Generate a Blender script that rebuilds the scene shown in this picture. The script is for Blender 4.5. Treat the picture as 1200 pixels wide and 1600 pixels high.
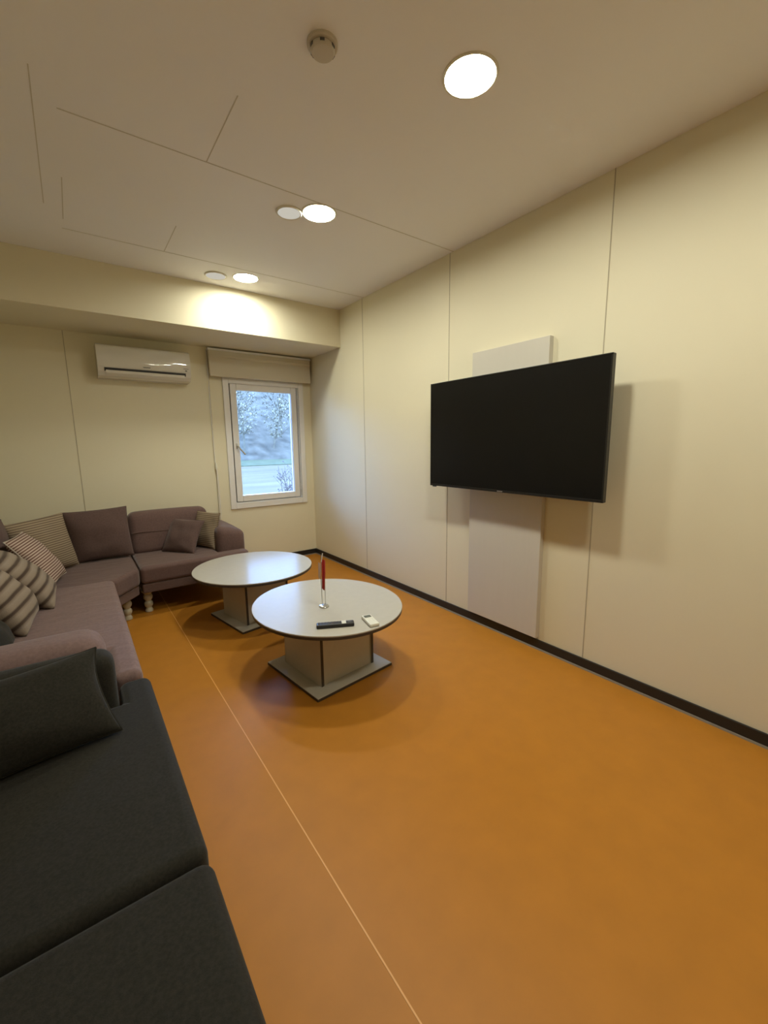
import bpy, bmesh, math, random
from mathutils import Vector, Matrix, noise
random.seed(7)
PI = math.pi
scn = bpy.context.scene
for o in list(bpy.data.objects):
    bpy.data.objects.remove(o)
COL = scn.collection

# ------------------------------------------------------------------ camera
cd = bpy.data.cameras.new('camera'); cam = bpy.data.objects.new('camera', cd); COL.objects.link(cam)
yaw, pitch, roll, FPX = 0.632771, -0.162399, -0.0130385, 655.44
fw = Vector((math.sin(yaw)*math.cos(pitch), math.cos(yaw)*math.cos(pitch), math.sin(pitch)))
rt = Vector((math.cos(yaw), -math.sin(yaw), 0)); up = rt.cross(fw)
r2 = math.cos(roll)*rt + math.sin(roll)*up; u2 = -math.sin(roll)*rt + math.cos(roll)*up
M = Matrix((r2, u2, -fw)).transposed().to_4x4(); M.translation = Vector((0, 0, 1.4))
cam.matrix_world = M
cd.sensor_fit = 'VERTICAL'; cd.sensor_height = 36; cd.sensor_width = 27; cd.lens = 36*FPX/1600
cd.clip_start = 0.05; cd.clip_end = 400
scn.camera = cam

# ------------------------------------------------------------------ light and exposure
LAMP_STRENGTH = 202.0
LAMP_COLOR = (1.0, 1.0, 0.85)
SKY_COLOR = (0.28, 0.50, 1.0)
SKY_STRENGTH = 20.0
w = bpy.data.worlds.new('overcast_sky'); scn.world = w; w.use_nodes = True
bg = w.node_tree.nodes['Background']; bg.inputs[0].default_value = (*SKY_COLOR, 1); bg.inputs[1].default_value = SKY_STRENGTH
vs = scn.view_settings
vs.view_transform = 'Standard'; vs.look = 'None'; vs.gamma = 1; vs.use_curve_mapping = False; vs.exposure = 0.0

# ------------------------------------------------------------------ materials
def lin(c):
    return tuple(((v/255+0.055)/1.055)**2.4 if v/255 > 0.04045 else v/255/12.92 for v in c)

class Mat:
    def __init__(s, name, color, rough=0.5, spec=0.5, metal=0.0, coat=0.0, sheen=0.0):
        s.m = bpy.data.materials.new(name); s.m.use_nodes = True
        s.n = s.m.node_tree.nodes; s.l = s.m.node_tree.links
        s.b = s.n['Principled BSDF']; i = s.b.inputs
        i['Base Color'].default_value = (*color, 1); i['Roughness'].default_value = rough
        i['Specular IOR Level'].default_value = spec; i['Metallic'].default_value = metal
        i['Coat Weight'].default_value = coat; i['Coat Roughness'].default_value = 0.1
        i['Sheen Weight'].default_value = sheen; i['Sheen Roughness'].default_value = 0.4
        s.c = color; s.nrm = None
        s.tc = s.n.new('ShaderNodeTexCoord')
    def noise_tex(s, scale, detail=3, stretch=None):
        t = s.n.new('ShaderNodeTexNoise'); t.inputs['Scale'].default_value = scale; t.inputs['Detail'].default_value = detail
        if stretch:
            mp = s.n.new('ShaderNodeMapping'); mp.inputs['Scale'].default_value = stretch
            s.l.new(s.tc.outputs['Object'], mp.inputs[0]); s.l.new(mp.outputs[0], t.inputs['Vector'])
        else:
            s.l.new(s.tc.outputs['Object'], t.inputs['Vector'])
        return t
    def vary(s, scale, amount, detail=3, stretch=None):
        t = s.noise_tex(scale, detail, stretch)
        r = s.n.new('ShaderNodeValToRGB')
        r.color_ramp.elements[0].position = 0.3; r.color_ramp.elements[1].position = 0.7
        r.color_ramp.elements[0].color = (*[max(0, v*(1-amount)) for v in s.c], 1)
        r.color_ramp.elements[1].color = (*[min(1, v*(1+amount)) for v in s.c], 1)
        s.l.new(t.outputs['Fac'], r.inputs[0]); s.l.new(r.outputs[0], s.b.inputs['Base Color'])
        return s
    def bump(s, scale, strength, dist=0.002, detail=4, stretch=None):
        t = s.noise_tex(scale, detail, stretch)
        b = s.n.new('ShaderNodeBump'); b.inputs['Strength'].default_value = strength; b.inputs['Distance'].default_value = dist
        s.l.new(t.outputs['Fac'], b.inputs['Height'])
        if s.nrm: s.l.new(s.nrm.outputs[0], b.inputs['Normal'])
        s.l.new(b.outputs[0], s.b.inputs['Normal']); s.nrm = b
        return s
    def stripes(s, colors, period, axis='Z', warp=0.0):
        """bands across the local axis; colors = [(position, colour), ...]"""
        sep = s.n.new('ShaderNodeSeparateXYZ'); s.l.new(s.tc.outputs['Object'], sep.inputs[0])
        m1 = s.n.new('ShaderNodeMath'); m1.operation = 'DIVIDE'; m1.inputs[1].default_value = period
        s.l.new(sep.outputs[axis], m1.inputs[0])
        src = m1
        if warp:
            t = s.noise_tex(6, 2); mm = s.n.new('ShaderNodeMath'); mm.operation = 'MULTIPLY_ADD'
            mm.inputs[1].default_value = warp; s.l.new(t.outputs['Fac'], mm.inputs[0]); s.l.new(m1.outputs[0], mm.inputs[2]); src = mm
        m2 = s.n.new('ShaderNodeMath'); m2.operation = 'FRACT'; s.l.new(src.outputs[0], m2.inputs[0])
        r = s.n.new('ShaderNodeValToRGB'); e = r.color_ramp.elements
        e[0].position, e[0].color = colors[0][0], (*colors[0][1], 1)
        e[1].position, e[1].color = colors[1][0], (*colors[1][1], 1)
        for p, c in colors[2:]:
            k = e.new(p); k.color = (*c, 1)
        s.l.new(m2.outputs[0], r.inputs[0]); s.l.new(r.outputs[0], s.b.inputs['Base Color'])
        return s

MAT = {}
def mk(key, *a, **k):
    m = Mat(key, *a, **k); MAT[key] = m.m; return m
mk('wall_paint', (0.76, 0.70, 0.52), 0.62, 0.35).vary(1.2, 0.02).bump(160, 0.25, 0.001)
mk('ceiling_paint', (0.86, 0.85, 0.86), 0.55, 0.3).vary(1.0, 0.015).bump(120, 0.15, 0.001)
mk('seam', (0.44, 0.385, 0.27), 0.7, 0.2)
mk('ceiling_seam', (0.60, 0.565, 0.50), 0.7, 0.2)
mk('floor_vinyl', (0.445, 0.176, 0.018), 0.46, 0.28).vary(9, 0.05, 5).bump(220, 0.12, 0.0006)
mk('floor_weld', (0.72, 0.36, 0.10), 0.4, 0.4)
mk('black_skirting', (0.020, 0.018, 0.016), 0.45, 0.4)
mk('grey_cove', (0.30, 0.28, 0.25), 0.5, 0.4)
mk('white_pvc', (0.78, 0.76, 0.74), 0.35, 0.5)
mk('handle_paint', (0.50, 0.47, 0.42), 0.3, 0.5)
mk('gasket', (0.06, 0.055, 0.05), 0.6)
mk('blind_cloth', (0.60, 0.54, 0.42), 0.8, 0.2).bump(400, 0.2, 0.0005)
mk('panel_laminate', (0.60, 0.56, 0.485), 0.45, 0.4).vary(30, 0.008, 2, (1, 1, .1))
mk('table_laminate', (0.47, 0.44, 0.38), 0.20, 0.03).vary(24, 0.015)
mk('pedestal_laminate', (0.52, 0.48, 0.40), 0.35, 0.45).vary(24, 0.02)
mk('dark_edge', (0.055, 0.042, 0.032), 0.45, 0.4)
mk('pale_edge', (0.72, 0.70, 0.62), 0.3, 0.5)
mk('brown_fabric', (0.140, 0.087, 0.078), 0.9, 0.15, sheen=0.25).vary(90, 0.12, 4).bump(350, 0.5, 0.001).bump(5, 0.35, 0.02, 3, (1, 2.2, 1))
mk('brown_fabric_lit', (0.195, 0.128, 0.120), 0.9, 0.15, sheen=0.25).vary(90, 0.12, 4).bump(350, 0.5, 0.001).bump(5, 0.35, 0.02, 3, (1, 2.2, 1))  # lit copy of the brown fabric: lighter, pinker light painted into the colour
mk('brown_pillow', (0.118, 0.075, 0.067), 0.9, 0.15, sheen=0.2).vary(90, 0.12, 4).bump(350, 0.5, 0.001).bump(9, 0.3, 0.012, 2)
mk('dark_fabric', (0.022, 0.020, 0.015), 0.85, 0.2, sheen=0.12).vary(140, 0.25, 4).bump(420, 0.5, 0.001).bump(4, 0.3, 0.015, 3)
mk('base_fabric', (0.135, 0.085, 0.074), 0.9, 0.15, sheen=0.15).vary(90, 0.12, 4).bump(350, 0.4, 0.001)
mk('cream_leg', (0.50, 0.45, 0.33), 0.4, 0.5)
mk('beige_stripe', (0.3, 0.25, 0.17), 0.9, 0.1).stripes([(0.0, (0.33, 0.26, 0.18)), (0.45, (0.33, 0.26, 0.18)), (0.55, (0.165, 0.118, 0.082)), (0.95, (0.165, 0.118, 0.082)), (1.0, (0.33, 0.26, 0.18))], 0.0175, 'Z').bump(350, 0.4, 0.001)
mk('pink_stripe', (0.4, 0.3, 0.25), 0.9, 0.1).stripes([(0.0, (0.50, 0.40, 0.33)), (0.42, (0.50, 0.40, 0.33)), (0.55, (0.15, 0.075, 0.06)), (0.92, (0.15, 0.075, 0.06)), (1.0, (0.50, 0.40, 0.33))], 0.0165, 'Z').bump(350, 0.4, 0.001)
mk('wide_stripe', (0.25, 0.2, 0.16), 0.95, 0.1, sheen=0.2).stripes([(0.0, (0.085, 0.058, 0.045)), (0.16, (0.075, 0.052, 0.040)), (0.30, (0.27, 0.215, 0.165)), (0.72, (0.31, 0.25, 0.20)), (0.90, (0.22, 0.17, 0.13)), (1.0, (0.085, 0.058, 0.045))], 0.062, 'Z', 0.25).bump(220, 0.8, 0.002)
mk('pale_piping', (0.50, 0.44, 0.37), 0.8, 0.2)
mk('screen_black', (0.0035, 0.0033, 0.003), 0.32, 0.3)
mk('tv_plastic', (0.010, 0.009, 0.008), 0.3, 0.5)
mk('silver', (0.55, 0.54, 0.52), 0.28, 0.5, metal=1.0)
mk('steel', (0.10, 0.10, 0.10), 0.4, 0.5, metal=0.6)
mk('ac_plastic', (0.70, 0.67, 0.60), 0.012, 0.6)
mk('ac_dark', (0.015, 0.013, 0.012), 0.6)
mk('grey_print', (0.16, 0.15, 0.13), 0.5)
mk('white_plastic', (0.72, 0.70, 0.60), 0.35, 0.5)
mk('lcd', (0.10, 0.11, 0.09), 0.2, 0.5)
mk('black_plastic', (0.014, 0.012, 0.012), 0.35, 0.5)
mk('grey_rubber', (0.09, 0.085, 0.085), 0.6)
mk('flag_red', (0.42, 0.035, 0.03), 0.55, 0.3)
mk('flag_pale', (0.62, 0.45, 0.38), 0.55, 0.3)
mk('dark_reflector', (0.22, 0.21, 0.19), 0.4)
mk('detector_plastic', (0.56, 0.51, 0.43), 0.5, 0.4)
mk('off_diffuser', (0.80, 0.78, 0.70), 0.35, 0.5)
mk('asphalt', (0.105, 0.078, 0.046), 0.9, 0.1).vary(0.5, 0.30, 4, (0.25, 1.3, 1))
mk('verge_grass', (0.064, 0.064, 0.031), 0.95, 0.1).vary(2.0, 0.3, 5)
mk('hill_scrub', (0.080, 0.068, 0.051), 0.95, 0.05).vary(0.9, 0.42, 9)
mk('misty_leaf', (0.125, 0.105, 0.078), 0.9, 0.1).vary(1.5, 0.3, 5)
mk('pale_leaf', (0.20, 0.17, 0.115), 0.9, 0.1).vary(1.5, 0.3, 5)
mk('pale_bark', (0.12, 0.10, 0.07), 0.9, 0.1).vary(3, 0.2, 4)
mk('twig', (0.075, 0.060, 0.055), 0.9, 0.1)
mk('bud', (0.13, 0.10, 0.10), 0.9, 0.1)
mk('concrete', (0.40, 0.40, 0.38), 0.9, 0.1)

def emission(name, color, strength):
    m = bpy.data.materials.new(name); m.use_nodes = True; n = m.node_tree.nodes
    n.remove(n['Principled BSDF']); e = n.new('ShaderNodeEmission')
    e.inputs[0].default_value = (*color, 1); e.inputs[1].default_value = strength
    m.node_tree.links.new(e.outputs[0], n['Material Output'].inputs[0]); MAT[name] = m
emission('lit_diffuser', LAMP_COLOR, LAMP_STRENGTH)
emission('soft_diffuser', LAMP_COLOR, LAMP_STRENGTH*0.9)
emission('added_glow_diffuser', (1.0, 0.94, 0.80), 0.55)  # faint glow added only to whiten the two pale ceiling discs

def pane_material():
    m = bpy.data.materials.new('window_glass'); m.use_nodes = True; n = m.node_tree.nodes; l = m.node_tree.links
    n.remove(n['Principled BSDF'])
    t = n.new('ShaderNodeBsdfTransparent'); t.inputs[0].default_value = (0.93, 0.96, 0.97, 1)
    g = n.new('ShaderNodeBsdfGlossy'); g.inputs['Roughness'].default_value = 0.02
    f = n.new('ShaderNodeFresnel'); f.inputs[0].default_value = 1.45
    mx = n.new('ShaderNodeMixShader'); l.new(f.outputs[0], mx.inputs[0]); l.new(t.outputs[0], mx.inputs[1]); l.new(g.outputs[0], mx.inputs[2])
    l.new(mx.outputs[0], n['Material Output'].inputs[0]); MAT['window_glass'] = m
pane_material()

# ------------------------------------------------------------------ helpers
def finish(bm, name, mat, parent=None, loc=None, weighted=True, sharp=38, mats=None):
    bmesh.ops.recalc_face_normals(bm, faces=bm.faces)
    lim = math.radians(sharp)
    for f in bm.faces: f.smooth = True
    for e in bm.edges:
        if len(e.link_faces) == 2 and e.calc_face_angle(0) > lim: e.smooth = False
    me = bpy.data.meshes.new(name); bm.to_mesh(me); bm.free()
    for k in ([mat] if not mats else mats): me.materials.append(MAT[k])
    o = bpy.data.objects.new(name, me); COL.objects.link(o)
    if weighted:
        md = o.modifiers.new('wn', 'WEIGHTED_NORMAL'); md.keep_sharp = True; md.weight = 80
    if parent: o.parent = parent
    if loc: o.location = loc
    return o

def thing(name, label, cat, loc=(0, 0, 0), rotz=0.0, group=None):
    o = bpy.data.objects.new(name, None); COL.objects.link(o); o.location = loc; o.rotation_euler = (0, 0, rotz)
    o.empty_display_size = 0.1
    return tag(o, label, cat, group)
def tag(o, label, cat, group=None):
    o['label'] = label; o['category'] = cat
    if group: o['group'] = group
    return o
def struct(o, label=None):
    o['kind'] = 'structure'
    if label: o['label'] = label
    return o

def bm_box(x0, x1, y0, y1, z0, z1, bev=0.0, seg=3, bm=None):
    b = bmesh.new()
    bmesh.ops.create_cube(b, size=1)
    for v in b.verts:
        v.co = Vector(((x0+x1)/2 + v.co.x*(x1-x0), (y0+y1)/2 + v.co.y*(y1-y0), (z0+z1)/2 + v.co.z*(z1-z0)))
    if bev: bmesh.ops.bevel(b, geom=b.edges[:], offset=bev, segments=seg, profile=0.5, affect='EDGES')
    return join(bm, b)
def join(bm, b):
    if bm is None: return b
    vm = {v: bm.verts.new(v.co) for v in b.verts}
    for f in b.faces:
        nf = bm.faces.new([vm[v] for v in f.verts]); nf.material_index = f.material_index
    b.free(); return bm
def bm_prism(poly, z0, z1, bev=0.0, seg=4, bm=None, axis='z'):
    b = bmesh.new()
    def pt(p, h): return (p[0], p[1], h) if axis == 'z' else ((p[0], h, p[1]) if axis == 'y' else (h, p[0], p[1]))
    lo = [b.verts.new(pt(p, z0)) for p in poly]; hi = [b.verts.new(pt(p, z1)) for p in poly]
    b.faces.new(lo[::-1]); b.faces.new(hi)
    n = len(poly)
    for i in range(n): b.faces.new((lo[i], lo[(i+1) % n], hi[(i+1) % n], hi[i]))
    bmesh.ops.recalc_face_normals(b, faces=b.faces)
    if bev: bmesh.ops.bevel(b, geom=b.edges[:], offset=bev, segments=seg, profile=0.5, affect='EDGES')
    return join(bm, b)
def bm_lathe(prof, n=32, c=(0, 0, 0), bm=None, sx=1.0, sy=1.0):
    b = bmesh.new(); rings = []
    for r, z in prof:
        if r < 1e-6: rings.append([b.verts.new((c[0], c[1], c[2]+z))])
        else: rings.append([b.verts.new((c[0]+sx*r*math.cos(2*PI*i/n), c[1]+sy*r*math.sin(2*PI*i/n), c[2]+z)) for i in range(n)])
    for a, d in zip(rings, rings[1:]):
        for i in range(n):
            j = (i+1) % n
            if len(a) == 1 and len(d) == 1: continue
            if len(a) == 1: b.faces.new((a[0], d[i], d[j]))
            elif len(d) == 1: b.faces.new((a[i], a[j], d[0]))
            else: b.faces.new((a[i], a[j], d[j], d[i]))
    if len(rings[0]) > 1: b.faces.new(rings[0][::-1])
    if len(rings[-1]) > 1: b.faces.new(rings[-1])
    return join(bm, b)
def bm_tube(pts, r, n=10, bm=None, r_end=None, closed=False):
    b = bmesh.new(); pts = [Vector(p) for p in pts]; rings = []; N = len(pts)
    prev = None
    for i, p in enumerate(pts):
        if closed: t = pts[(i+1) % N] - pts[i-1]
        else: t = pts[min(i+1, N-1)] - pts[max(i-1, 0)]
        t.normalize()
        if prev is None:
            a = t.cross(Vector((0, 0, 1)));
            if a.length < 1e-3: a = t.cross(Vector((1, 0, 0)))
        else: a = prev - t*prev.dot(t)
        a.normalize(); prev = a; c = t.cross(a)
        rr = r if r_end is None else r + (r_end-r)*i/(N-1)
        rings.append([b.verts.new(p + a*rr*math.cos(2*PI*k/n) + c*rr*math.sin(2*PI*k/n)) for k in range(n)])
    for i in range(N if closed else N-1):
        A, B = rings[i], rings[(i+1) % N]
        for k in range(n): b.faces.new((A[k], A[(k+1) % n], B[(k+1) % n], B[k]))
    if not closed:
        b.faces.new(rings[0][::-1]); b.faces.new(rings[-1])
    return join(bm, b)
def bm_soft(x0, x1, y0, y1, z0, z1, r, puff=(0, 0, 0), n=(14, 14, 8), rough=0.0, seed=0, shear=None):
    """upholstered block: rounded box on a grid, faces bulging by puff per axis"""
    b = bmesh.new(); c = Vector(((x0+x1)/2, (y0+y1)/2, (z0+z1)/2)); h = Vector(((x1-x0)/2, (y1-y0)/2, (z1-z0)/2))
    vm = {}
    def samples(hh, k):
        """grid positions in [-hh, hh], dense at the rounded ends"""
        q = 4
        e = [-hh + r*(1-math.cos(i/q*PI/2)) for i in range(q)]
        m = [-hh + r + (2*hh-2*r)*i/k for i in range(k+1)]
        return e + m + [-v for v in e[::-1]]
    S = [samples(h[i], n[i]) for i in range(3)]
    def vert(i, j, k):
        key = (i, j, k)
        if key in vm: return vm[key]
        p = Vector((S[0][i], S[1][j], S[2][k]))
        q = Vector([max(-(h[a]-r), min(h[a]-r, p[a])) for a in range(3)])
        d = p - q
        if d.length > 1e-9: p = q + d.normalized()*r
        u = [p[a]/h[a] for a in range(3)]
        for a in range(3):
            o1, o2 = [x for x in range(3) if x != a]
            if abs(u[a]) > 0.5:
                p[a] += math.copysign(puff[a]*max(0, 1-u[o1]**2)*max(0, 1-u[o2]**2), u[a])
        if rough:
            p += Vector(noise.noise_vector((p+c)*4 + Vector((seed, seed*2, 0))))*rough
        if shear: p = shear(p, u)
        v = b.verts.new(p + c); vm[key] = v; return v
    L = [len(s)-1 for s in S]
    for a, b1, b2 in ((0, 1, 2), (1, 0, 2), (2, 0, 1)):
        for side in (0, L[a]):
            for i in range(L[b1]):
                for j in range(L[b2]):
                    ids = []
                    for di, dj in ((0, 0), (1, 0), (1, 1), (0, 1)):
                        t = [0, 0, 0]; t[a] = side; t[b1] = i+di; t[b2] = j+dj; ids.append(vert(*t))
                    try: b.faces.new(ids)
                    except ValueError: pass
    bmesh.ops.remove_doubles(b, verts=b.verts, dist=1e-5)
    return b
def bm_pillow(wd, ht, th, pinch=0.07, n=26, slump=0.0, seed=0):
    """throw cushion: width x, height z from 0, thickness y, pinched seams, pointed corners"""
    b = bmesh.new(); rows = {}
    def P(u, v, s):
        k = 1 - pinch*(1-u*u)*0 
        x = u*(wd/2)*(1 - pinch*(1-v*v)**1.0); z = v*(ht/2)*(1 - pinch*(1-u*u)**1.0)
        t = max(0.0, (1-u*u)*(1-v*v))
        y = s*th/2*(t**0.42)*(1 + 0.25*slump*(-v))
        nn = noise.noise(Vector((u*1.7+seed*3.1, v*1.7, s*2.0+seed)))*0.012*min(1, t*4)
        x += slump*0.02*math.sin(v*2+seed)
        z -= slump*0.05*ht*(u*u)*(1 if v > 0 else 0)*v
        return Vector((x, y+nn*s, z + ht/2))
    for s in (-1, 1):
        g = []
        for i in range(n+1):
            row = []
            for j in range(n+1):
                u = math.sin((i/n*2-1)*PI/2); v = math.sin((j/n*2-1)*PI/2)
                row.append(b.verts.new(P(u, v, s)))
            g.append(row)
        for i in range(n):
            for j in range(n): b.faces.new((g[i][j], g[i+1][j], g[i+1][j+1], g[i][j+1]))
    bmesh.ops.remove_doubles(b, verts=b.verts, dist=1e-5)
    rim = []
    m = 24
    for (a0, a1) in (((-1, -1), (1, -1)), ((1, -1), (1, 1)), ((1, 1), (-1, 1)), ((-1, 1), (-1, -1))):
        for k in range(m):
            t = math.sin((k/m*2-1)*PI/2)*0.5+0.5
            u = a0[0]+(a1[0]-a0[0])*t; v = a0[1]+(a1[1]-a0[1])*t
            rim.append(P(u, v, 1))
    return b, rim

# ------------------------------------------------------------------ room shell
XR, XL, YB, YN, ZC = 2.4235, -1.0, 4.80, -1.6, 2.79
T = 0.15
struct(finish(bm_box(XL-T, XR+T, YN-T, YB+T, -0.12, 0), 'floor', 'floor_vinyl', weighted=False), 'orange vinyl floor')
LAMPS = [(1.388, 1.294), (1.368, 2.495), (1.334, 3.745), (1.400, 0.100)]
def ceiling_mesh(r=0.098):
    b = bmesh.new(); xa, xb, s, n = 1.15, 1.60, 0.18, 48
    def quad(x0, x1, y0, y1, z, flip=False):
        v = [b.verts.new(p) for p in ((x0, y0, z), (x1, y0, z), (x1, y1, z), (x0, y1, z))]; b.faces.new(v if flip else v[::-1])
    quad(XL-T, xa, YN-T, YB+T, ZC); quad(xb, XR+T, YN-T, YB+T, ZC)
    y = YN-T
    for cx, cy in sorted(LAMPS, key=lambda p: p[1]):
        quad(xa, xb, y, cy-s, ZC); y = cy+s
        inner, outer, top = [], [], []
        for i in range(n):
            a = 2*PI*i/n; c, d = math.cos(a), math.sin(a)
            k = min((xb-cx if c > 0 else cx-xa)/max(1e-6, abs(c)), s/max(1e-6, abs(d)))
            inner.append(b.verts.new((cx+r*c, cy+r*d, ZC))); outer.append(b.verts.new((cx+k*c, cy+k*d, ZC)))
            top.append(b.verts.new((cx+r*c, cy+r*d, ZC+0.05)))
        for i in range(n):
            j = (i+1) % n
            b.faces.new((outer[i], inner[i], inner[j], outer[j])); b.faces.new((inner[i], top[i], top[j], inner[j]))
        # corners of the square cell
        for px in (xa, xb):
            for py in (cy-s, cy+s):
                o = sorted(outer, key=lambda v: (v.co.x-px)**2+(v.co.y-py)**2)[:2]
                if (o[0].co - Vector((px, py, ZC))).length > 1e-4 and abs(o[0].co.x-o[1].co.x) > 1e-5 and abs(o[0].co.y-o[1].co.y) > 1e-5:
                    b.faces.new((o[0], o[1], b.verts.new((px, py, ZC))))
        b.faces.new(top)
    quad(xa, xb, y, YB+T, ZC)
    quad(XL-T, XR+T, YN-T, YB+T, ZC+0.12, True)
    for f in b.faces: f.normal_update()
    return b
_fin = ceiling_mesh()
me = bpy.data.meshes.new('ceiling'); _fin.to_mesh(me); _fin.free(); me.materials.append(MAT['ceiling_paint'])
ceil = bpy.data.objects.new('ceiling', me); COL.objects.link(ceil); struct(ceil, 'off-white boarded ceiling')
struct(finish(bm_box(XR, XR+T, YN-T, YB+T, 0, ZC), 'wall_right', 'wall_paint', weighted=False), 'long cream boarded wall behind the television')
struct(finish(bm_box(XL-T, XL, YN-T, YB+T, 0, ZC), 'wall_left', 'wall_paint', weighted=False))
struct(finish(bm_box(XL, XR, YN-T, YN, 0, ZC), 'wall_near', 'wall_paint', weighted=False))
WX0, WX1, WZ0, WZ1 = 1.425, 2.275, 0.73, 2.10
bm = bm_box(XL, WX0, YB, YB+T, 0, ZC); bm_box(WX1, XR, YB, YB+T, 0, ZC, bm=bm)
bm_box(WX0, WX1, YB, YB+T, 0, WZ0, bm=bm); bm_box(WX0, WX1, YB, YB+T, WZ1, ZC, bm=bm)
struct(finish(bm, 'wall_back', 'wall_paint', weighted=False), 'cream wall with the window and the air conditioner')
struct(finish(bm_box(XL, XR, 4.05, YB, 2.415, ZC, 0.003, 2), 'trim_1', 'wall_paint'), 'boxed soffit along the top of the window wall')
# board joints
nt = [1]
def seam(b, mat, label):
    nt[0] += 1
    struct(finish(b, 'trim_%d' % nt[0], mat, weighted=False), label)
for y in (3.62, 2.43, 1.235, 0.04):
    seam(bm_box(XR-0.0015, XR, y-0.0028, y+0.0028, 0.07, ZC), 'seam', 'upright board joint on the television wall')
seam(bm_box(0.040, 0.0455, YB-0.0015, YB, 0.07, 2.415), 'seam', 'upright board joint below the air conditioner')
seam(bm_box(1.244, 1.2485, YB-0.0015, YB, 0.07, 2.415), 'seam', 'upright board joint left of the window')
for y, x0 in ((2.395, 0.1), (3.59, 0.1)):
    seam(bm_box(x0, XR, y-0.003, y+0.003, ZC-0.0012, ZC), 'ceiling_seam', 'cross joint in the ceiling boards')
for x, y0, y1 in ((0.69, 1.9, 2.395), (0.69, 3.15, 3.59), (0.02, 2.2, 3.3), (0.108, 2.95, 3.45)):
    seam(bm_box(x-0.0022, x+0.0022, y0, y1, ZC-0.0012, ZC), 'ceiling_seam', 'lengthwise joint in the ceiling boards')
seam(bm_box(0.5355, 0.5400, YN, YB, 0, 0.0008), 'floor_weld', 'pale weld line in the orange floor')
def skirt(name, b): struct(finish(b, name, 'black_skirting'), 'black skirting strip')
skirt('baseboard_right', bm_box(XR-0.014, XR, YN, YB, 0.011, 0.068, 0.003, 2))
skirt('baseboard_back', bm_box(XL, XR-0.014, YB-0.014, YB, 0.011, 0.068, 0.003, 2))
skirt('baseboard_left', bm_box(XL, XL+0.014, YN, YB-0.014, 0.011, 0.068, 0.003, 2))
seam(bm_box(XR-0.017, XR, YN, YB, 0, 0.011), 'grey_cove', 'grey sealing line under the skirting')
seam(bm_box(XL, XR-0.017, YB-0.017, YB, 0, 0.011), 'grey_cove', 'grey sealing line under the skirting')

# ------------------------------------------------------------------ window
def ring(x0, x1, z0, z1, wx, wz0, wz1, y0, y1, bev, parent, name, mat):
    b = bm_box(x0, x0+wx, y0, y1, z0, z1, bev, 2); bm_box(x1-wx, x1, y0, y1, z0, z1, bev, 2, bm=b)
    bm_box(x0+wx, x1-wx, y0, y1, z0, z0+wz0, bev, 2, bm=b); bm_box(x0+wx, x1-wx, y0, y1, z1-wz1, z1, bev, 2, bm=b)
    return finish(b, name, mat, parent)
win = bpy.data.objects.new('window_1', None); COL.objects.link(win); win.location = (1.85, YB, 0.73)
struct(win, 'white framed window under the pleated blind')
def wl(x): return x-1.85
ring(wl(1.378), wl(2.318), 0.685-0.73, 2.125-0.73, 0.062, 0.062, 0.062, -0.020, 0.0, 0.004, win, 'casing', 'white_pvc')
ring(wl(1.425), wl(2.275), 0.0, 1.37, 0.026, 0.026, 0.026, 0.012, 0.085, 0.003, win, 'window_frame', 'white_pvc')
ring(wl(1.452), wl(2.248), 0.028, 1.342, 0.006, 0.006, 0.006, 0.03, 0.06, 0.0, win, 'gasket', 'gasket')
sash = ring(wl(1.458), wl(2.235), 0.032, 1.335, 0.068, 0.068, 0.068, 0.0, 0.066, 0.006, win, 'sash', 'white_pvc')
finish(bm_box(wl(1.520), wl(2.172), 0.094, 1.275, 0, 0) if False else bm_box(wl(1.520), wl(2.172), 0.036, 0.042, 0.094, 1.275), 'pane', 'window_glass', sash, weighted=False)
hb = bm_box(-0.011, 0.011, -0.010, 0.0, -0.03, 0.03, 0.004, 2); bm_tube([(0, -0.010, 0), (0, -0.042, 0)], 0.008, bm=hb)
a = math.radians(-38)
bm_tube([(0, -0.042, 0), (-0.02*math.sin(a), -0.046, -0.02), (-0.12*math.sin(a), -0.046, -0.12*math.cos(a))], 0.008, bm=hb)
finish(hb, 'window_handle', 'handle_paint', win, (wl(1.492), 0.0, 0.66))
hb = bm_tube([(0, 0, 0), (0, 0, 0.07)], 0.008)
for z in (0.12, 0.64, 1.18):
    finish(bm_tube([(0, 0, 0), (0, 0, 0.07)], 0.008), 'hinge', 'white_pvc', win, (wl(2.243), -0.006, z))
hb.free()

# blind
bl = thing('window_blind', 'cream roman blind pulled up under the soffit, above the window', 'blind', (1.82, YB-0.035, 2.115))
def b_(x0, x1): return x0-1.82, x1-1.82
finish(bm_box(-0.583, 0.583, -0.045, 0.035, 0.262, 0.285, 0.004, 2), 'head_rail', 'white_pvc', bl)
bm = bm_prism([(-0.052, 0.26), (-0.058, 0.20), (-0.050, 0.19), (-0.055, 0.02), (-0.045, 0.004), (-0.02, 0.0), (-0.012, 0.02), (-0.012, 0.24), (0.0, 0.26)], -0.580, 0.568, 0, axis='x')
finish(bm, 'blind_fabric', 'blind_cloth', bl)
finish(bm_box(-0.578, 0.566, -0.060, -0.046, 0.196, 0.226, 0.006, 3), 'fold', 'blind_cloth', bl)
finish(bm_box(-0.578, 0.566, -0.056, -0.046, 0.0, 0.022, 0.004, 2), 'hem_bar', 'blind_cloth', bl)
cb = bm_tube([(-0.588, 0.005, 0.25), (-0.586, 0.01, -0.40), (-0.580, 0.008, -0.92)], 0.0035, 8)
finish(cb, 'pull_cord', 'white_pvc', bl)
cb = bm_tube([(-0.574, 0.004, -0.92), (-0.570, 0.004, -1.2), (-0.577, 0.004, -1.52), (-0.562, 0.004, -1.515), (-0.560, 0.004, -1.2), (-0.570, 0.004, -0.92)], 0.0028, 8)
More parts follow.
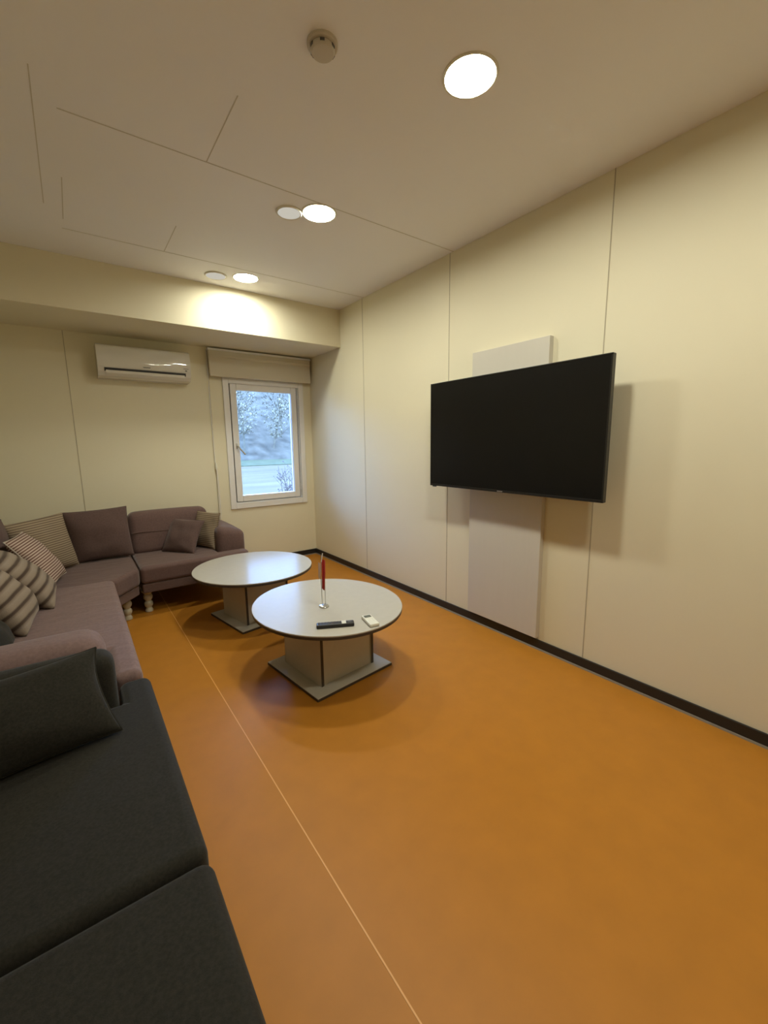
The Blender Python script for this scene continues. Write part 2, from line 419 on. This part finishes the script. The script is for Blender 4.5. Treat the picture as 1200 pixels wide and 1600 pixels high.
finish(cb, 'cord_loop', 'white_pvc', bl)
finish(bm_lathe([(0.0, 0), (0.010, 0.004), (0.013, 0.03), (0.006, 0.07), (0.0, 0.072)], 16), 'cord_pull', 'white_plastic', bl, (-0.575, 0.005, -0.975))

# ------------------------------------------------------------------ ceiling lights
def lit_lamp(x, y, label, glow='lit_diffuser'):
    t = thing('ceiling_light', label, 'light', (x, y, ZC), group=None)
    def hollow(prof, n=48):
        b = bmesh.new(); Q = []
        for r, z in prof: Q.append([b.verts.new((r*math.cos(2*PI*i/n), r*math.sin(2*PI*i/n), z)) for i in range(n)])
        for A, B in zip(Q, Q[1:]):
            for i in range(n): b.faces.new((A[i], A[(i+1) % n], B[(i+1) % n], B[i]))
        return b
    finish(hollow([(0.097, 0.016), (0.0955, 0.003), (0.0955, -0.003), (0.098, -0.005), (0.106, -0.004), (0.108, 0.0)]), 'trim_ring', 'white_plastic', t, weighted=False)
    finish(bm_lathe([(0.0965, 0.018), (0.0965, 0.009), (0.0, 0.009)], 48), 'diffuser', glow, t, weighted=False)
    return t
lit_lamp(1.388, 1.294, 'large bright round ceiling light, nearest and topmost of the lit ones')
lit_lamp(1.368, 2.495, 'bright round ceiling light in the middle of the room')
lit_lamp(1.334, 3.745, 'small bright round ceiling light just in front of the soffit', 'soft_diffuser')
lit_lamp(1.400, 0.100, 'bright round ceiling light above the viewer, out of the picture')
def dead_lamp(x, y, label, r):  # unlit disc, its glow is added for brightness
    t = thing('glow_added_disc', label, 'light', (x, y, ZC))
    finish(bm_lathe([(r, 0.0), (r, -0.006), (r*0.93, -0.010), (r*0.90, -0.008)], 40), 'trim_ring', 'white_plastic', t)
    finish(bm_lathe([(r*0.90, -0.006), (r*0.85, -0.0085), (0, -0.0095)], 40), 'diffuser', 'added_glow_diffuser', t)
dead_lamp(1.213, 2.587, 'pale round disc with added glow close beside the middle ceiling light', 0.078)
dead_lamp(1.112, 3.829, 'pale round disc with added glow beside the small light near the soffit', 0.088)
# smoke detector
t = thing('smoke_detector', 'small round smoke detector alone on the ceiling', 'smoke detector', (0.862, 1.505, ZC))
finish(bm_lathe([(0.054, 0), (0.054, -0.008), (0.050, -0.012), (0.040, -0.013)], 36), 'base', 'detector_plastic', t)
finish(bm_lathe([(0.040, -0.010), (0.043, -0.016), (0.043, -0.024), (0.038, -0.031), (0.018, -0.033), (0, -0.033)], 36), 'sensor_head', 'detector_plastic', t)
for k in range(6):
    an = k*PI/3
    finish(bm_box(-0.008, 0.008, -0.002, 0.002, -0.004, 0.004), 'vent_slot', 'steel', t, (0.0425*math.cos(an), 0.0425*math.sin(an), -0.020)).rotation_euler = (0, 0, an+PI/2)

# ------------------------------------------------------------------ air conditioner
ac = thing('air_conditioner', 'white split air conditioner high on the wall left of the window', 'air conditioner', (0.645, YB, 2.02))
prof = [(0.0, 0.0), (-0.10, 0.0), (-0.165, 0.012), (-0.195, 0.045), (-0.205, 0.085), (-0.188, 0.262), (-0.175, 0.282), (-0.15, 0.288), (0.0, 0.288)]
b = bm_prism(prof, -0.385, 0.385, 0.004, 2, axis='x')
body = finish(b, 'housing', 'ac_plastic', ac)
zz = [0.088 + 0.184*k/30 for k in range(31)]
arc = [(-0.213 + (z-0.138)**2/0.80, z) for z in zz]
finish(bm_prism([(-0.180, 0.086)] + arc + [(-0.175, 0.273)], -0.383, 0.383, axis='x'), 'front_panel', 'ac_plastic', ac, weighted=False, sharp=30)
finish(bm_prism([(-0.207, 0.080), (-0.2075, 0.062), (-0.198, 0.050), (-0.185, 0.060), (-0.19, 0.082)], -0.335, 0.335, axis='x'), 'air_outlet', 'ac_dark', ac)
finish(bm_prism([(-0.206, 0.062), (-0.202, 0.036), (-0.176, 0.014), (-0.170, 0.018), (-0.196, 0.042), (-0.2, 0.062)], -0.325, 0.325, axis='x'), 'louvre', 'ac_plastic', ac)
finish(bm_box(-0.03, 0.03, -0.2142, -0.2128, 0.099, 0.107), 'logo', 'grey_print', ac)
finish(bm_box(0.315, 0.362, -0.2142, -0.2128, 0.118, 0.123), 'lettering', 'grey_print', ac)
finish(bm_box(0.330, 0.348, -0.2142, -0.2128, 0.096, 0.108), 'indicator', 'grey_print', ac)

# ------------------------------------------------------------------ television and its board
pb = finish(bm_prism([(-0.305, 0.0), (0.305, 0.0), (0.305, 1.94), (-0.305, 1.94)], -0.040, 0.0, 0.002, 2, axis='x'), 'wall_panel', 'panel_laminate', None, (XR, 1.847, 0.088))
tag(pb, 'tall grey-cream board fixed upright to the wall behind the television', 'panel')
tv = thing('television', 'large black flat screen television on the cream wall', 'television', (2.256, 1.775, 1.068))
H2, W2 = 0.772, 0.6775
bm = bm_box(0.004, 0.034, -W2, W2, 0.0, H2, 0.004, 3); bm_box(0.030, 0.062, -0.48, 0.48, 0.06, 0.50, 0.012, 3, bm=bm)
finish(bm, 'cabinet', 'tv_plastic', tv)
ring_b = bm_box(-0.001, 0.010, -W2, -W2+0.009, 0.0, H2, 0.002, 2); bm_box(-0.001, 0.010, W2-0.009, W2, 0.0, H2, 0.002, 2, bm=ring_b)
bm_box(-0.001, 0.010, -W2, W2, H2-0.009, H2, 0.002, 2, bm=ring_b); bm_box(-0.002, 0.010, -W2, W2, 0.0, 0.016, 0.003, 2, bm=ring_b)
finish(ring_b, 'bezel', 'tv_plastic', tv)
finish(bm_box(0.001, 0.006, -W2+0.008, W2-0.008, 0.014, H2-0.008), 'screen', 'screen_black', tv, weighted=False)
finish(bm_box(-0.0032, -0.001, -0.022, 0.022, 0.004, 0.011, 0.0008, 1), 'logo', 'silver', tv)['label'] = 'small silver badge'
finish(bm_box(0.002, 0.016, 0.62, 0.655, -0.008, 0.001, 0.002, 2), 'sensor_bump', 'tv_plastic', tv)
bm = bm_box(0.062, 0.075, -0.22, -0.18, 0.15, 0.55, 0.002, 1); bm_box(0.062, 0.075, 0.18, 0.22, 0.15, 0.55, 0.002, 1, bm=bm)
bm_box(0.075, 0.1275, -0.28, 0.28, 0.22, 0.26, 0.002, 1, bm=bm); bm_box(0.075, 0.1275, -0.28, 0.28, 0.44, 0.48, 0.002, 1, bm=bm)
finish(bm, 'wall_bracket', 'steel', tv)

# ------------------------------------------------------------------ coffee tables
def table(loc, rot, rx, ry, base, ped, label, prot=0.0):
    t = thing('coffee_table', label, 'table', loc, rot)
    top = finish(bm_lathe([(0.0, 0.3955), (0.994, 0.3955), (0.9975, 0.3975), (0.9975, 0.412), (0.994, 0.4135), (0.0, 0.4135)], 96, sx=rx, sy=ry), 'tabletop', 'dark_edge', t)
    # pale laminate face lying on the dark core
    finish(bm_lathe([(0.9985, 0.413), (0.9990, 0.4185), (0.996, 0.420), (0.0, 0.420)], 96, sx=rx, sy=ry), 'laminate_face', 'table_laminate', top)['label'] = 'pale glossy laminate face'
    finish(bm_box(-base, base, -base, base, 0.0, 0.016, 0.001, 1), 'base_plate', 'dark_edge', t)
    finish(bm_box(-base+0.0015, base-0.0015, -base+0.0015, base-0.0015, 0.0155, 0.0195, 0.001, 1), 'base_face', 'pedestal_laminate', t)
    p = ped
    th = 0.018
    # four boards of the pedestal: two run through and show dark edges, two sit between them
    for nm, box in (('a', (-p, -p+th, -p, p)), ('b', (p-th, p, -p, p)), ('c', (-p+th, p-th, -p+0.008, -p+0.008+th)), ('d', (-p+th, p-th, p-0.008-th, p-0.008))):
        pan = finish(bm_box(box[0], box[1], box[2], box[3], 0.0195, 0.3955), 'pedestal_board', 'pedestal_laminate', t, weighted=False)
        if nm in 'ab':
            for yy in (-p-0.0012, p):
                finish(bm_box(box[0], box[1], yy, yy+0.0012, 0.0195, 0.3955), 'edge_band', 'dark_edge', pan, weighted=False)
    return t
table((1.187, 2.232, 0), math.radians(7), 0.444, 0.492, 0.283, 0.200, 'round grey-cream coffee table nearest the viewer, with the flag and remotes on it')
table((1.104, 3.325, 0), math.radians(10), 0.466, 0.474, 0.270, 0.190, 'empty round coffee table standing between the other table and the corner sofa')

# things on the near table
ZT = 0.420
f = thing('table_flag', 'little red table flag on a silver stand on the near coffee table', 'flag', (1.139, 2.185, ZT))
finish(bm_lathe([(0.030, 0), (0.030, 0.006), (0.026, 0.010), (0.010, 0.013), (0, 0.014)], 32), 'stand', 'silver', f)
finish(bm_tube([(-0.011, 0, 0.010), (-0.013, 0, 0.20), (-0.006, 0, 0.318)], 0.0026, 10), 'pole', 'silver', f)
finish(bm_tube([(0.010, 0, 0.010), (0.012, 0, 0.25), (0.010, 0, 0.27)], 0.0022, 10), 'pole', 'silver', f)
finish(bm_tube([(-0.008, 0, 0.285), (0.003, 0.0, 0.335)], 0.0040, 10, r_end=0.0025), 'pole_tip', 'pale_edge', f)
def drape(pts_top, z0, z1, wid, amp, ph, name, mat, x0):
    b = bmesh.new(); g = []
    for i in range(15):
        z = z1 + (z0-z1)*i/14; row = []
        taper = 1 - 0.72*max(0, (i/14-0.45)/0.55)
        for j in range(9):
            s = j/8
            x = x0 + wid*s*taper; y = amp*math.sin(s*PI*2.4+ph)*(0.5+i/28)
            row.append((x, y, z - 0.012*s))
        g.append(row)
    th = 0.0008
    F = [[b.verts.new(Vector(p)+Vector((0, -th, 0))) for p in r] for r in g]; B = [[b.verts.new(Vector(p)+Vector((0, th, 0))) for p in r] for r in g]
    for i in range(14):
        for j in range(8):
            b.faces.new((F[i][j], F[i][j+1], F[i+1][j+1], F[i+1][j])); b.faces.new((B[i][j], B[i+1][j], B[i+1][j+1], B[i][j+1]))
    for i in range(14):
        b.faces.new((F[i][0], F[i+1][0], B[i+1][0], B[i][0])); b.faces.new((F[i][8], B[i][8], B[i+1][8], F[i+1][8]))
    for j in range(8):
        b.faces.new((F[0][j], B[0][j], B[0][j+1], F[0][j+1])); b.faces.new((F[14][j], F[14][j+1], B[14][j+1], B[14][j]))
    return finish(b, name, mat, f, weighted=False, sharp=80)
drape(None, 0.115, 0.300, 0.026, 0.012, 0.3, 'cloth', 'flag_red', -0.004)['label'] = 'red flag cloth'
drape(None, 0.190, 0.285, 0.013, 0.008, 1.2, 'cloth', 'flag_pale', -0.026)['label'] = 'pale flag cloth'

r = thing('remote_control', 'long black television remote on the near coffee table', 'remote', (1.054, 1.898, ZT), math.radians(-26.5))
finish(bm_box(-0.102, 0.102, -0.022, 0.022, 0.0, 0.021, 0.006, 3), 'case', 'black_plastic', r)
finish(bm_box(0.034, 0.058, -0.019, 0.019, 0.0205, 0.0222, 0.0005, 1), 'sticker', 'pale_edge', r)['label'] = 'white sticker near the end'
for i in range(7):
    for j in range(3):
        finish(bm_box(-0.004, 0.004, -0.003, 0.003, 0, 0.0018, 0.0006, 1), 'button', 'grey_rubber', r, (-0.088+i*0.017, -0.012+j*0.012, 0.0207))
finish(bm_lathe([(0.010, 0), (0.010, 0.0015), (0, 0.002)], 20), 'button', 'grey_rubber', r, (0.078, 0, 0.0207))
r = thing('remote_control', 'small white air conditioner remote on the near coffee table', 'remote', (1.233, 1.824, ZT), math.radians(-12.5))
finish(bm_box(-0.028, 0.028, -0.068, 0.068, 0.0, 0.019, 0.006, 3), 'case', 'white_plastic', r)
finish(bm_box(-0.020, 0.020, 0.026, 0.056, 0.0187, 0.0200, 0.0004, 1), 'display', 'lcd', r)
for i in range(3):
    for j in range(4):
        finish(bm_box(-0.005, 0.005, -0.0035, 0.0035, 0, 0.0016, 0.0005, 1), 'button', 'off_diffuser', r, (-0.014+i*0.014, 0.012-j*0.018, 0.0188))

# ------------------------------------------------------------------ sofas
LEG = [(0.026, 0.0), (0.030, 0.004), (0.030, 0.02), (0.024, 0.03), (0.022, 0.042), (0.031, 0.054), (0.034, 0.07), (0.031, 0.086), (0.022, 0.096), (0.024, 0.105), (0.034, 0.118), (0.036, 0.135), (0.032, 0.150), (0.026, 0.158), (0.034, 0.170), (0.046, 0.180), (0.050, 0.197)]
def legs(t, pts):
    for p in pts:
        finish(bm_lathe(LEG, 24), 'leg', 'cream_leg', t, (p[0], p[1], 0))
ZB, ZM, ZS = 0.205, 0.30, 0.455
def back_cushion(t, x0, x1, y0, y1, z0, z1, mat, tilt_axis, tilt):
    def sh(p, u):
        q = p.copy(); k = (u[2]*0.5+0.5)
        if tilt_axis == 'x': q.x += tilt*k
        else: q.y += tilt*k
        return q
    return finish(bm_soft(x0, x1, y0, y1, z0, z1, 0.055, (0.02, 0.02, 0.012), (10, 10, 10), 0.006, random.randint(0, 99), sh), 'back_cushion', mat, t, weighted=False, sharp=60)

# near dark sofa: local origin under the split of its seats
ds = thing('sofa', 'charcoal black two-seat sofa in the left foreground', 'sofa', (-0.36, 0.93, 0))
ox, oy = 0.36, -0.93
fm = 'dark_fabric'
finish(bm_box(-0.88+ox, 0.150+ox, -0.03+oy, 1.885+oy, ZB, ZM, 0.012, 3), 'base', fm, ds)
XA, XF = 0.05+ox, 0.163+ox
def tseat(y_mid, y_in, y_out, nm):
    s = 1 if y_out > y_mid else -1
    poly = [(-0.62+ox, y_mid+s*0.003), (XF, y_mid+s*0.003), (XF, y_out), (XA, y_out), (XA, y_in), (-0.62+ox, y_in)]
    b = bm_prism(poly, ZM, ZS+0.005, 0.034, 5)
    return finish(b, 'seat_cushion', fm, ds)
tseat(0.0, 1.742-0.93, 1.905-0.93, 'far'); tseat(0.0, 0.118-0.93, -0.045-0.93, 'near')
for y0, y1 in ((1.748, 1.885), (-0.025, 0.112)):
    finish(bm_soft(-0.86+ox, 0.045+ox, y0+oy, y1+oy, ZM-0.02, 0.648, 0.055, (0.0, 0.006, 0.006), (12, 3, 5)), 'arm', fm, ds, weighted=False, sharp=60)
finish(bm_soft(-0.90+ox, -0.66+ox, -0.03+oy, 1.885+oy, ZB, 0.76, 0.05, (0, 0, 0.01), (4, 14, 6)), 'backrest', fm, ds, weighted=False, sharp=60)
for y0, y1 in ((0.125, 0.925), (0.935, 1.735)):
    back_cushion(ds, -0.70+ox, -0.52+ox, y0+oy, y1+oy, ZS, 0.88, fm, 'x', -0.08)
legs(ds, [(0.09+ox, 0.06+oy), (0.09+ox, 1.80+oy), (-0.80+ox, 0.06+oy), (-0.80+ox, 1.80+oy)])

# brown sofa module along the left wall, its fabric painted as lit
bs = thing('sofa', 'brown sofa section, painted as lit, with a low rounded arm behind the charcoal sofa', 'sofa', (-0.36, 2.75, 0))
ox, oy = 0.36, -2.75; fm = 'brown_fabric_lit'
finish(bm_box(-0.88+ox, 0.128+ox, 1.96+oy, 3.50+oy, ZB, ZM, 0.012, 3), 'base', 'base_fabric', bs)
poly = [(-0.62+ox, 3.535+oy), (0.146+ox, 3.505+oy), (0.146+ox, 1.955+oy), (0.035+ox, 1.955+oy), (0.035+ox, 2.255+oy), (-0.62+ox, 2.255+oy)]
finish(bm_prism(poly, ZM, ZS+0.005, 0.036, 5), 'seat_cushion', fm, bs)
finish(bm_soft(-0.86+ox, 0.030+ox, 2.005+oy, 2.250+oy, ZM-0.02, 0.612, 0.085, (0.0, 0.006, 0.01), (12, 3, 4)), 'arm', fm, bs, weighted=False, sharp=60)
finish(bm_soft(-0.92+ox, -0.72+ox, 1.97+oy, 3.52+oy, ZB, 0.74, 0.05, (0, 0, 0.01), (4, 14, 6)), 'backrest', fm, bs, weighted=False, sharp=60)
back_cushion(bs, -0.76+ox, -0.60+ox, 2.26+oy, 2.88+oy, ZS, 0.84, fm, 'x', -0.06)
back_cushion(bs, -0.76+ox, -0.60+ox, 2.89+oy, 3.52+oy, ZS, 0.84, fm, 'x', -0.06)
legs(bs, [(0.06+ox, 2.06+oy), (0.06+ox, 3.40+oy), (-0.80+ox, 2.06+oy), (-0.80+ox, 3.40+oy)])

# brown corner module
cs = thing('sofa', 'brown corner sofa section with a angled front in the far left corner', 'sofa', (-0.25, 4.15, 0))
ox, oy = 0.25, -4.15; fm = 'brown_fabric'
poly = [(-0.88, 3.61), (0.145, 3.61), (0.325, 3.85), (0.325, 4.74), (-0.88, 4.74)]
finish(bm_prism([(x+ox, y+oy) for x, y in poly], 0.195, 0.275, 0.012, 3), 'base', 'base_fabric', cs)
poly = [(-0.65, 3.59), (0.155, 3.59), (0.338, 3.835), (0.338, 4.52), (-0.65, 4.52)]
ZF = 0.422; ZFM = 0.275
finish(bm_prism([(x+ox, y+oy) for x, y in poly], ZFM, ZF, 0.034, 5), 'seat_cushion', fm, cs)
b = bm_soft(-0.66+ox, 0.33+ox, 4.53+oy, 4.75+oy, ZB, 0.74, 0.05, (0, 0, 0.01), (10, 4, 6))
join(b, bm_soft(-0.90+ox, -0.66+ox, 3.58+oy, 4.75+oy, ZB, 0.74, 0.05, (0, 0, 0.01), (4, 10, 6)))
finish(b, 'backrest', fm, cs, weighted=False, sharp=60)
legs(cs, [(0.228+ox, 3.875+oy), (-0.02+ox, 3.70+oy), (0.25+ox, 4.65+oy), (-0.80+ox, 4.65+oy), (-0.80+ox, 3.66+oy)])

# brown end module below the window
es = thing('sofa', 'brown one-arm sofa section against the window wall, right of the corner section', 'sofa', (0.78, 4.25, 0))
ox, oy = -0.78, -4.25
finish(bm_box(0.352+ox, 1.19+ox, 3.855+oy, 4.74+oy, 0.195, 0.275, 0.012, 3), 'base', 'base_fabric', es)
poly = [(0.345, 3.84), (1.215, 3.84), (1.255, 3.88), (1.255, 4.00), (1.010, 4.00), (1.010, 4.52), (0.345, 4.52)]
finish(bm_prism([(x+ox, y+oy) for x, y in poly], ZFM, ZF, 0.034, 5), 'seat_cushion', fm, es)
def arm_slope(p, u):
    q = p.copy()
    if u[2] > 0: q.z -= 0.055*u[2]*(u[0]*0.5+0.5)**1.5
    return q
finish(bm_soft(1.015+ox, 1.270+ox, 4.01+oy, 4.74+oy, 0.20, 0.64, 0.06, (0.006, 0.01, 0.012), (6, 12, 6), 0, 0, arm_slope), 'arm', fm, es, weighted=False, sharp=60)
finish(bm_soft(0.345+ox, 1.005+ox, 4.53+oy, 4.75+oy, ZB, 0.74, 0.05, (0, 0, 0.01), (8, 4, 6)), 'backrest', fm, es, weighted=False, sharp=60)
bc = back_cushion(es, 0.352+ox, 1.035+ox, 4.38+oy, 4.54+oy, ZF-0.01, 0.79, fm, 'y', 0.07)
finish(bm_tube([(0.36+ox+0.65*k/12, 4.408+oy-0.012*math.sin(PI*k/12), 0.612+0.004*math.sin(k)) for k in range(13)], 0.0045, 8), 'seam_piping', 'base_fabric', bc)
legs(es, [(0.392+ox, 3.965+oy), (1.14+ox, 3.93+oy), (0.40+ox, 4.66+oy), (1.14+ox, 4.66+oy)])

# ------------------------------------------------------------------ cushions
def cushion(label, mat, loc, size, rz, tilt, roll=0.0, group=None, piping=None, slump=0.3, seed=1, pinch=0.07):
    b, rim = bm_pillow(size[0], size[1], size[2], pinch, slump=slump, seed=seed)
    o = finish(b, 'throw_cushion', mat, None, loc, weighted=False, sharp=75)
    o.rotation_euler = Matrix.Rotation(math.radians(rz), 3, 'Z').__matmul__(Matrix.Rotation(-math.radians(tilt), 3, 'X')).__matmul__(Matrix.Rotation(math.radians(roll), 3, 'Y')).to_euler()
    tag(o, label, 'cushion', group)
    if piping:
        finish(bm_tube(rim, 0.004, 6, closed=True), 'piping', piping, o, weighted=False)
    return o
cushion('large square plain brown cushion leaning on the corner section by the board joint', 'brown_pillow', (0.120, 4.33, 0.426), (0.47, 0.45, 0.17), -4, 10, -2, piping='brown_pillow', seed=2)
cushion('large beige cushion with thin stripes in the far left corner', 'beige_stripe', (-0.225, 4.105, 0.426), (0.47, 0.45, 0.15), 44, 9, -2, piping='beige_stripe', seed=3)
cushion('plain brown cushion at the left picture edge beside the striped corner cushion', 'brown_pillow', (-0.455, 3.76, 0.458), (0.44, 0.45, 0.12), 82, 5, 0, piping='brown_pillow', seed=12)
cushion('small plain brown cushion leaning in front of the striped one by the sofa arm', 'brown_pillow', (0.690, 4.20, 0.424), (0.35, 0.335, 0.12), -50, 33, 2, piping='brown_pillow', seed=4)
cushion('small beige cushion with thin stripes wedged against the sofa arm by the window', 'beige_stripe', (0.930, 4.25, 0.424), (0.33, 0.35, 0.10), -66, 15, 0, piping='beige_stripe', seed=5)
cushion('pinkish cushion with fine white stripes and pale edging', 'pink_stripe', (-0.165, 3.735, 0.462), (0.38, 0.41, 0.14), 80, 34, 0, piping='pale_piping', seed=6)
cushion('woolly cushion with broad dark stripes lying before the pink striped one', 'wide_stripe', (-0.190, 3.27, 0.462), (0.42, 0.42, 0.19), 92, 40, 0, seed=7, slump=0.3)
cushion('woolly cushion with broad dark stripes nearest the rounded arm', 'wide_stripe', (-0.270, 2.87, 0.462), (0.38, 0.42, 0.21), 86, 36, 0, seed=8, slump=0.3)
cushion('charcoal black cushion half hidden behind the rounded arm, below the broad striped cushions', 'dark_fabric', (-0.33, 2.47, 0.462), (0.38, 0.28, 0.15), 90, 38, 0, seed=10)
cushion('charcoal black cushion leaning on the far arm of the foreground sofa', 'dark_fabric', (-0.230, 1.505, 0.462), (0.53, 0.30, 0.15), 7, 38, -2, piping='dark_fabric', seed=9, pinch=0.10)

# ------------------------------------------------------------------ outside the window
GZ = -0.30
struct(finish(bm_box(-60, 90, 5.2, 34.0, GZ-0.2, GZ), 'ground', 'asphalt', weighted=False), 'pale paved yard outside the window')
vb = finish(bm_box(-60, 90, 34.0, 47.0, GZ-0.2, GZ+0.05), 'grass', 'verge_grass', weighted=False)
vb['kind'] = 'structure'; vb['label'] = 'green grass verge beyond the paved yard'
b = bmesh.new(); g = []
NX, NY = 60, 16
for i in range(NX+1):
    row = []
    for j in range(NY+1):
        x = -40 + 130*i/NX; d = j/NY; y = 46.5 + 45*d
        z = GZ + 0.05 + 17*d**0.8 + 3.0*d*noise.noise(Vector((x*0.05, y*0.05, 1))) + 1.0*min(1, d*6)*noise.noise(Vector((x*0.3, y*0.3, 4)))
        row.append(b.verts.new((x, y, z)))
    g.append(row)
for i in range(NX):
    for j in range(NY): b.faces.new((g[i][j], g[i+1][j], g[i+1][j+1], g[i][j+1]))
hill = finish(b, 'hillside', 'hill_scrub', weighted=False, sharp=180); hill['kind'] = 'structure'; hill['label'] = 'hazy wooded hillside outside the window'
def tree(x, y, z, h, cr, label, leafm, seed, lean=0.0, dens=520):
    random.seed(seed)
    t = thing('tree', label, 'tree', (x, y, z), group='trees on the hillside')
    tb = bm_tube([(0, 0, -0.3), (lean*0.3*h, 0, h*0.35), (lean*h, 0.1, h*0.8)], 0.16, 8, r_end=0.05)
    for k in range(9):
        a0 = random.uniform(0, 2*PI); z0 = h*random.uniform(0.3, 0.75); L = cr*random.uniform(0.6, 1.1)
        bx = lean*z0
        bm_tube([(bx, 0, z0), (bx+L*0.5*math.cos(a0), L*0.5*math.sin(a0), z0+L*0.35), (bx+L*math.cos(a0), L*math.sin(a0), z0+L*0.8)], 0.06, 6, bm=tb, r_end=0.02)
    finish(tb, 'trunk', 'pale_bark', t, weighted=False)
    b = bmesh.new()
    for k in range(dens):
        a0 = random.uniform(0, 2*PI); rr = cr*math.sqrt(random.random()); zz = h*random.uniform(0.35, 1.05)
        rr *= math.sin(PI*min(1, max(0.15, (zz/h-0.3)/0.8)))
        c = Vector((lean*zz+rr*math.cos(a0), rr*math.sin(a0), zz)); s = random.uniform(0.07, 0.20)
        n1 = Vector((random.gauss(0, 1), random.gauss(0, 1), random.gauss(0, 1))).normalized(); n2 = n1.orthogonal().normalized(); n3 = n1.cross(n2)
        vv = [b.verts.new(c+n2*s), b.verts.new(c+n3*s*0.6+n1*s*0.2), b.verts.new(c-n2*s), b.verts.new(c-n3*s*0.6+n1*s*0.2)]
        b.faces.new(vv)
    finish(b, 'foliage', leafm, t, weighted=False)
tree(15.6, 47.5, 0.0, 7.5, 2.2, 'pale leafy tree at the left edge of the window view', 'pale_leaf', 11)
tree(19.2, 48.5, 0.0, 6.5, 1.8, 'leaning pale tree in the middle of the window view', 'pale_leaf', 12, 0.22, 460)
tree(17.0, 53.0, 3.0, 7.0, 2.6, 'misty tree high on the slope behind the leaning tree', 'misty_leaf', 13)
tree(22.0, 52.0, 2.4, 7.0, 2.6, 'misty tree at the right edge of the window view', 'misty_leaf', 14)
# twiggy shrub close to the window
sh = thing('shrub', 'bare twiggy shrub outside the window at its lower right', 'shrub', (3.52, 8.0, GZ))
random.seed(21)
tb = bmesh.new(); buds = bmesh.new()
for k in range(16):
    a0 = random.uniform(0, 2*PI); sp = random.uniform(0.05, 0.42); hh = random.uniform(0.85, 1.30)
    tip = Vector((sp*math.cos(a0), sp*math.sin(a0), hh)); mid = tip*0.5 + Vector((random.uniform(-.05, .05), random.uniform(-.05, .05), 0.05))
    bm_tube([(0.06*math.cos(a0), 0.06*math.sin(a0), -0.02), mid, tip], 0.008, 6, bm=tb, r_end=0.003)
    for q in range(5):
        s = random.uniform(0.45, 0.98); p = mid.lerp(tip, (s-0.45)/0.55); a1 = random.uniform(0, 2*PI); L = random.uniform(0.08, 0.2)
        e = p + Vector((L*math.cos(a1), L*math.sin(a1), L*0.9)); bm_tube([p, (p+e)/2+Vector((0, 0, -.01)), e], 0.004, 5, bm=tb, r_end=0.002)
        for w_ in (e, (p+e)/2):
            bb = bmesh.new(); bmesh.ops.create_icosphere(bb, subdivisions=1, radius=random.uniform(0.008, 0.018)); bmesh.ops.translate(bb, verts=bb.verts, vec=w_); join(buds, bb)
finish(tb, 'twigs', 'twig', sh, weighted=False); finish(buds, 'buds', 'bud', sh, weighted=False)['kind'] = 'stuff'
